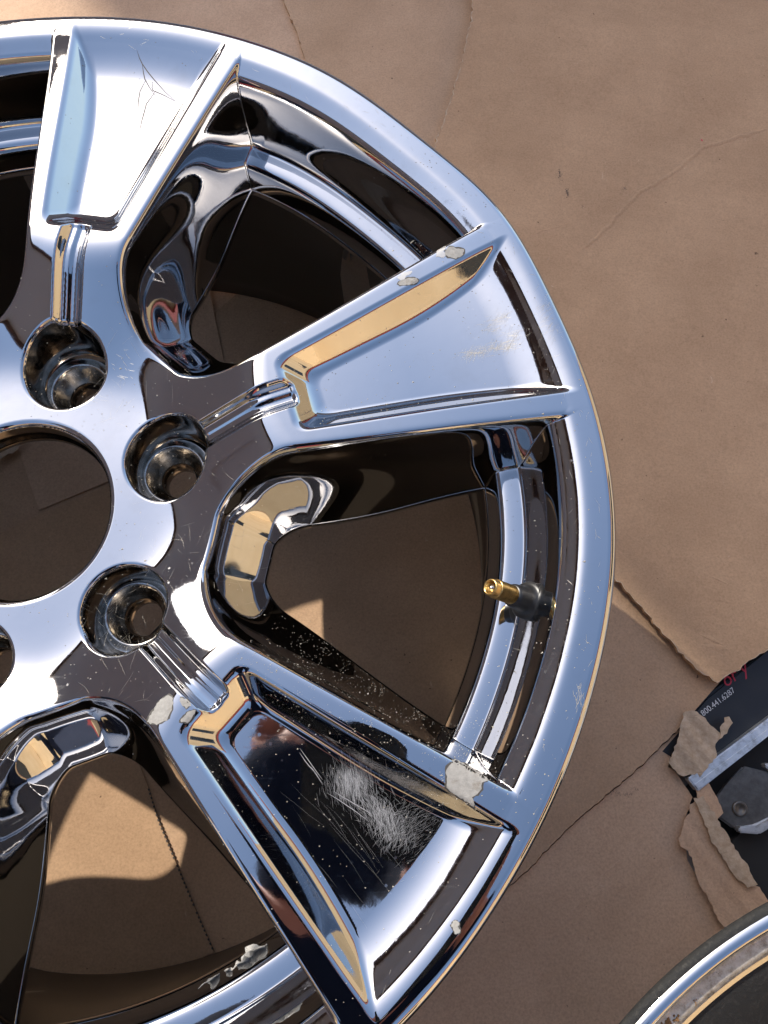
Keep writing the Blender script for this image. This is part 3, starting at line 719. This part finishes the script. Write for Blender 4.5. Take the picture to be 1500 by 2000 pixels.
bm = bmesh.new(); slab(bm, [(412, -172.5), (425, -173.5), (448, -161), (448, -157), (424.5, -169), (412.5, -168.6)], GZ - 5, GZ + 3, lambda x, y: (x - 396) * .12); bmesh.ops.bevel(bm, geom=bm.edges[:], offset=.001, segments=2, affect='EDGES'); from_bm('bracket_flange', bm, alu, br)
bm = bmesh.new(); slab(bm, [(436, -130), (447, -140), (452, -150), (455, -148), (449, -136), (438, -127.5)], GZ - 4, GZ + 4); bmesh.ops.bevel(bm, geom=bm.edges[:], offset=.001, segments=2, affect='EDGES'); from_bm('bracket_arm', bm, alu, br)
lathe('bolt', [(5.2, GZ - 4.2), (5.2, GZ - 1.8), (4.6, GZ - 1.2), (3.2, GZ - 1.2), (3.0, GZ - 2), (0.01, GZ - 2)], grey_metal, br, 32, (417.5, -158))
mt = []
bm = bmesh.new(); slab(bm, jag([(405, -182), (430, -167), (462, -148), (560, -90), (560, -260), (432, -222), (418, -196), (405, -182)], .3, 6, 12)[:-1], GZ - 20, GZ - 7)
bmesh.ops.bevel(bm, geom=[e for e in bm.edges if abs(e.verts[0].co.z - e.verts[1].co.z) < 1e-6], offset=.003, segments=2, affect='EDGES')
tag(from_bm('black_mat', bm, black_mat_m), 'plain black fabric mat at the right edge above the overturned wheel', 'mat')
bm = bmesh.new(); slab(bm, [(380, -150), (560, -30), (560, -240), (430, -225)], GZ - 21.5, GZ - 19)  # black sheet filling the gap under the bar and bracket
tag(from_bm('dark_underlay', bm, black_mat_m), 'dark tray below the bar and bracket', 'underlay')
# torn cardboard strips
def torn(pts, z, seed, label, curl=2.0, m=card_torn):
    P = jag(list(pts) + [pts[0]], .55, 2.2, seed)[:-1]; r = random.Random(seed)
    bm = bmesh.new(); vv = [bm.verts.new((x * MM, y * MM, 0)) for x, y in P]; f = bm.faces.new(vv); bmesh.ops.triangulate(bm, faces=[f])
    for _ in range(3):
        es = [e for e in bm.edges if e.calc_length() > .005]
        if es: bmesh.ops.subdivide_edges(bm, edges=es, cuts=1); bmesh.ops.triangulate(bm, faces=[f for f in bm.faces if len(f.verts) > 3])
    for v in bm.verts:
        x, y = v.co.x / MM, v.co.y / MM; v.co.z = (z + curl * .5 * (math.sin(x / 6.1 + seed) * math.sin(y / 7.3 + seed * 2) + .5 * math.sin(x / 2.3 + y / 3.1)) * .5) * MM
    q = bmesh.ops.extrude_face_region(bm, geom=bm.faces[:]); bmesh.ops.translate(bm, verts=[g for g in q['geom'] if isinstance(g, bmesh.types.BMVert)], vec=(0, 0, -.6 * MM))
    return tag(from_bm('torn_cardboard', bm, m, smooth=False), label, 'torn cardboard', 'torn cardboard scraps')
torn([(386, -93), (394, -93), (400, -100), (405, -104), (409, -110), (404, -115), (404, -122), (390, -137), (384, -134), (377, -136), (370, -127), (376, -117), (379, -107)], GZ + 5, 21, 'frayed torn cardboard scrap covering the corner of the black case', 4)
torn([(408, -104), (415, -97), (417, -101), (412, -108), (406, -112)], GZ + 7, 22, 'small upright torn cardboard tab on the black case', 2)
torn([(386, -137), (396, -138), (404, -160), (398, -166), (388, -150)], GZ + 3.2, 23, 'narrow torn cardboard strip along the end of the metal bar', 1.5, card_b)
torn([(378, -163), (386, -152), (396, -168), (404, -182), (412, -196), (428, -216), (418, -228), (394, -230), (388, -216), (381, -202), (379, -188), (371, -176)], GZ + 3.2, 24, 'long torn cardboard strip peeled back above the overturned wheel', 2, card_b)
torn([(384, -150), (390, -149), (399, -166), (410, -186), (419, -204), (412, -206), (403, -196), (392, -176)], GZ + 6.4, 25, 'pale torn paper layer lying on the long peeled strip', 2)

torn([(-131, 119), (-116.6, 122), (-107, 115), (-112, 110), (-119, 106), (-126.2, 100.8), (-134, 106)], GZ + 12, 26, 'yellowish torn cardboard scrap glimpsed at the upper edge of the centre bore', 2)
# ------------------------------------------------------------------ valve stem in the window on the right
aw = PH - 1.5 * SIX; RW = Matrix.Rotation(aw, 4, 'Z')
valve = empty('valve_stem', RW @ Vector((.2515, .0006, -.026)), 'black rubber valve stem with bare brass threaded tip, in the right window', 'valve stem')
vb, vt = Vector((249.8, .8, -30)), Vector((230.2, -.3, -9.5)); ax = (vt - vb).normalized(); vlen = (vt - vb).length
VM = RW @ Matrix.Translation(vb * MM) @ ax.to_track_quat('Z', 'Y').to_matrix().to_4x4()
def turned(name, prof, m, n=32):
    bm = bmesh.new(); rows = [[bm.verts.new((r * math.cos(2 * math.pi * i / n) * MM, r * math.sin(2 * math.pi * i / n) * MM, z * MM)) for i in range(n)] for r, z in prof]
    for a, b in zip(rows, rows[1:]):
        for i in range(n): bm.faces.new((a[i], a[(i + 1) % n], b[(i + 1) % n], b[i]))
    bm.transform(VM); return from_bm(name, bm, m, valve, smooth=True)
turned('rubber_stem', [(9.0, -6), (9.0, .2), (8.6, .9), (7.8, 1.0), (7.0, 1.6), (6.2, 2.6), (5.9, 4), (5.7, 8), (5.5, 10.4), (5.2, 11.6), (4.6, 12.2), (.01, 12.2)], rubber)
thr = [(4.3, 12.0)]
z = 12.2
while z < vlen - 4.2: thr += [(4.15, z), (4.45, z + .35)]; z += .7
thr += [(4.1, vlen - 4.0), (3.9, vlen - 3.6), (3.9, vlen - .5), (3.6, vlen), (2.9, vlen), (2.7, vlen - .5), (2.6, vlen - 4), (.01, vlen - 4)]
turned('threaded_tip', thr, brass)
turned('valve_core', [(1.7, vlen - 4), (1.6, vlen - 1.6), (1.0, vlen - 1.4), (.8, vlen - .6), (.01, vlen - .5)], steel, 16)

# ------------------------------------------------------------------ what the chrome reflects: the yard round the wheel
def thing_boxes(name, loc, label, cat, parts):
    o = empty(name, loc, label, cat)
    for pn, m, bl in parts:
        for lo_, hi_ in bl:
            bm = bmesh.new(); box(bm, lo_, hi_); from_bm(pn, bm, m, o)
    return o
G0 = GZ * MM - .1
thing_boxes('house', (0, -5, G0), 'sunlit beige stucco house with a dark red fascia, in front of the wheel', 'house', [
    ('wall', stucco, [((-9, -6, G0), (6, -5.0, 2.7)), ((4.2, -5.0, G0), (6, 3.0, 2.7))]), ('fascia', dark_red, [((-9.3, -5.05, 2.7), (4.0, -4.8, 2.95)), ((4.0, -5.05, 2.7), (4.3, 3.2, 2.95))]),
    ('roof', roof_m, [((-9.3, -8, 2.96), (6.3, -4.85, 3.25)), ((4.05, -4.85, 2.96), (6.3, 3.2, 3.25))]),
    ('window', glass_m, [((-3.6, -5.01, .7), (-2.2, -4.97, 1.9)), ((1.6, -5.01, .7), (3.2, -4.97, 1.9)), ((4.17, -3.0, .7), (4.21, -1.8, 1.9)), ((4.17, .2, .7), (4.21, 1.4, 1.9))]),
    ('door', dark_red, [((-.6, -5.01, G0), (.4, -4.96, 1.8))])])
thing_boxes('garage', (-4.4, 2, G0), 'tall brown sided garage standing in shade to the left of the wheel', 'garage', [
    ('wall', brown_wall, [((-7.5, -2.4, G0), (-3.4, 3.2, 4.1))]), ('roof', roof_m, [((-7.7, -2.6, 4.101), (-3.2, 3.3, 4.22))]),
    ('garage_door', brown_wall, [((-3.41, 0, G0), (-3.36, 2.9, 2.1))])])
sunblocker = empty('sunblocker', (-1, 7, G0), 'unseen brown shed at the far side whose shade falls across the cardboard', 'sunblocker')  # unseen building added to keep the sun off the cardboard
Ms = Matrix.Translation((-3.342, 4.870, 0)) @ Matrix.Rotation(math.radians(37), 4, 'Z')
for pn, m_, bl in (('wall', brown_wall, ((0, 0, G0), (15, 5, 4.3))), ('roof', roof_m, ((-.0, -.0, 4.301), (15.2, 5.2, 4.38))), ('door', dark_red, ((3.4, -.03, G0), (4.4, .02, 1.8)))):
    bm = bmesh.new(); box(bm, *bl); bm.transform(Ms); from_bm(pn, bm, m_, sunblocker)
def make_skin_mesh(name, J, E_, m, parent, root, sub=2):
    names = list(J); ix = {n: i for i, n in enumerate(names)}
    bm = bmesh.new(); lay = bm.verts.layers.skin.verify()
    vv = [bm.verts.new(J[n][0]) for n in names]
    for a, b in E_: bm.edges.new((vv[ix[a]], vv[ix[b]]))
    for n, v in zip(names, vv):
        r = J[n][1]; v[lay].radius = r if isinstance(r, tuple) else (r, r); v[lay].use_root = (n == root)
    me = bpy.data.meshes.new(name); bm.to_mesh(me); bm.free()
    o = link(name, me, m, parent)
    sk = o.modifiers.new('skin', 'SKIN'); sk.use_smooth_shade = True
    sb = o.modifiers.new('sub', 'SUBSURF'); sb.levels = sub; sb.render_levels = sub
    return o
person = empty('person', (.2, -.75, G0), 'person in navy hooded top bending over the wheel holding a phone', 'person')
cw = cam.matrix_world
def cp(x, y, z): return tuple(cw @ Vector((x, y, z)))
J = {'pelvis': ((.15, -.98, .52), .13), 'waist': ((.145, -.78, .61), .125), 'chest': ((.11, -.48, .70), .165), 'neckb': ((.095, -.31, .76), .09), 'neck': ((.09, -.26, .765), .058),
     'jaw': ((.088, -.21, .745), .066), 'head': ((.086, -.18, .80), .088), 'nose': ((.086, -.125, .735), .018)}
E_ = [('pelvis', 'waist'), ('waist', 'chest'), ('chest', 'neckb'), ('neckb', 'neck'), ('neck', 'jaw'), ('jaw', 'head'), ('jaw', 'nose')]
Sh, Je = {}, []
hands = {'R': cp(.02, -.095, .014), 'L': (-.06, -.74, .22)}
for s, sg in (('R', 1), ('L', -1)):
    h = Vector(hands[s]); J['sh' + s] = ((.10 + sg * .18, -.40, .71), .066); el = Vector((.14 + sg * .25, -.42, .48)) if sg > 0 else Vector((-.14, -.56, .46)); J['ua' + s] = (tuple((Vector(J['sh' + s][0]) + el) / 2), .05)
    J['el' + s] = (tuple(el), .042); J['fa' + s] = (tuple(el * .55 + h * .45), .038); wr = el * .18 + h * .82; J['wr' + s] = (tuple(wr), .023); J['pa' + s] = (tuple(h + Vector((sg * .015, 0, 0))), (.027, .013))
    E_ += [('chest', 'sh' + s), ('sh' + s, 'ua' + s), ('ua' + s, 'el' + s), ('el' + s, 'fa' + s), ('fa' + s, 'wr' + s), ('wr' + s, 'pa' + s)]
    for i in range(5):
        b = h + Vector((sg * .006, 0, 0)) + (cw.to_3x3() @ Vector((0, -.03 + .019 * i, .002))); t1 = b + (cw.to_3x3() @ Vector((-sg * .018, .006 + .002 * i, -.004))); t2 = t1 + (cw.to_3x3() @ Vector((-sg * (.016 - .003 * abs(i - 2)), .003, .006)))
        J['f%s%d' % (s, i)] = (tuple(b), .009); J['g%s%d' % (s, i)] = (tuple(t1), .0085); J['h%s%d' % (s, i)] = (tuple(t2), .007)
        E_ += [('pa' + s, 'f%s%d' % (s, i)), ('f%s%d' % (s, i), 'g%s%d' % (s, i)), ('g%s%d' % (s, i), 'h%s%d' % (s, i))]
    J['hip' + s] = ((.17 + sg * .10, -1.0, .46), .11); J['kn' + s] = ((.17 + sg * .13, -.92, .10), .068); J['ca' + s] = ((.17 + sg * .14, -.98, -.06), .06); J['an' + s] = ((.17 + sg * .15, -1.02, -.28), .04); J['toe' + s] = ((.17 + sg * .17, -.86, -.31), .032)
    E_ += [('pelvis', 'hip' + s), ('hip' + s, 'kn' + s), ('kn' + s, 'ca' + s), ('ca' + s, 'an' + s), ('an' + s, 'toe' + s)]
make_skin_mesh('body', J, E_, skin, person, 'pelvis')
sh = {n: (J[n][0], J[n][1] + (.008 if n[:2] in ('fa', 'wr') else .022)) for n in ('pelvis', 'waist', 'chest', 'neckb', 'neck', 'jaw', 'head', 'shR', 'uaR', 'elR', 'faR', 'wrR', 'shL', 'uaL', 'elL', 'faL', 'wrL')}
make_skin_mesh('shirt', sh, [e for e in E_ if e[0] in sh and e[1] in sh], navy, person, 'pelvis')
je = {n: (J[n][0], J[n][1] + (.03 if n == 'pelvis' else .016)) for n in ('pelvis', 'hipR', 'knR', 'caR', 'anR', 'hipL', 'knL', 'caL', 'anL')}
make_skin_mesh('jeans', je, [e for e in E_ if e[0] in je and e[1] in je], jeans, person, 'pelvis')
make_skin_mesh('hair', {'a': ((.086, -.13, .845), .045), 'b': ((.087, -.19, .865), .06)}, [('a', 'b')], hair_m, person, 'a')
bm = bmesh.new(); box(bm, (-.061, -.128, .004), (.013, .016, .0118)); bmesh.ops.bevel(bm, geom=bm.edges[:], offset=.0035, segments=3, affect='EDGES'); bm.transform(cw)
tag(from_bm('phone', bm, phone_m), 'black phone held above the wheel in the right hand of the person', 'phone')
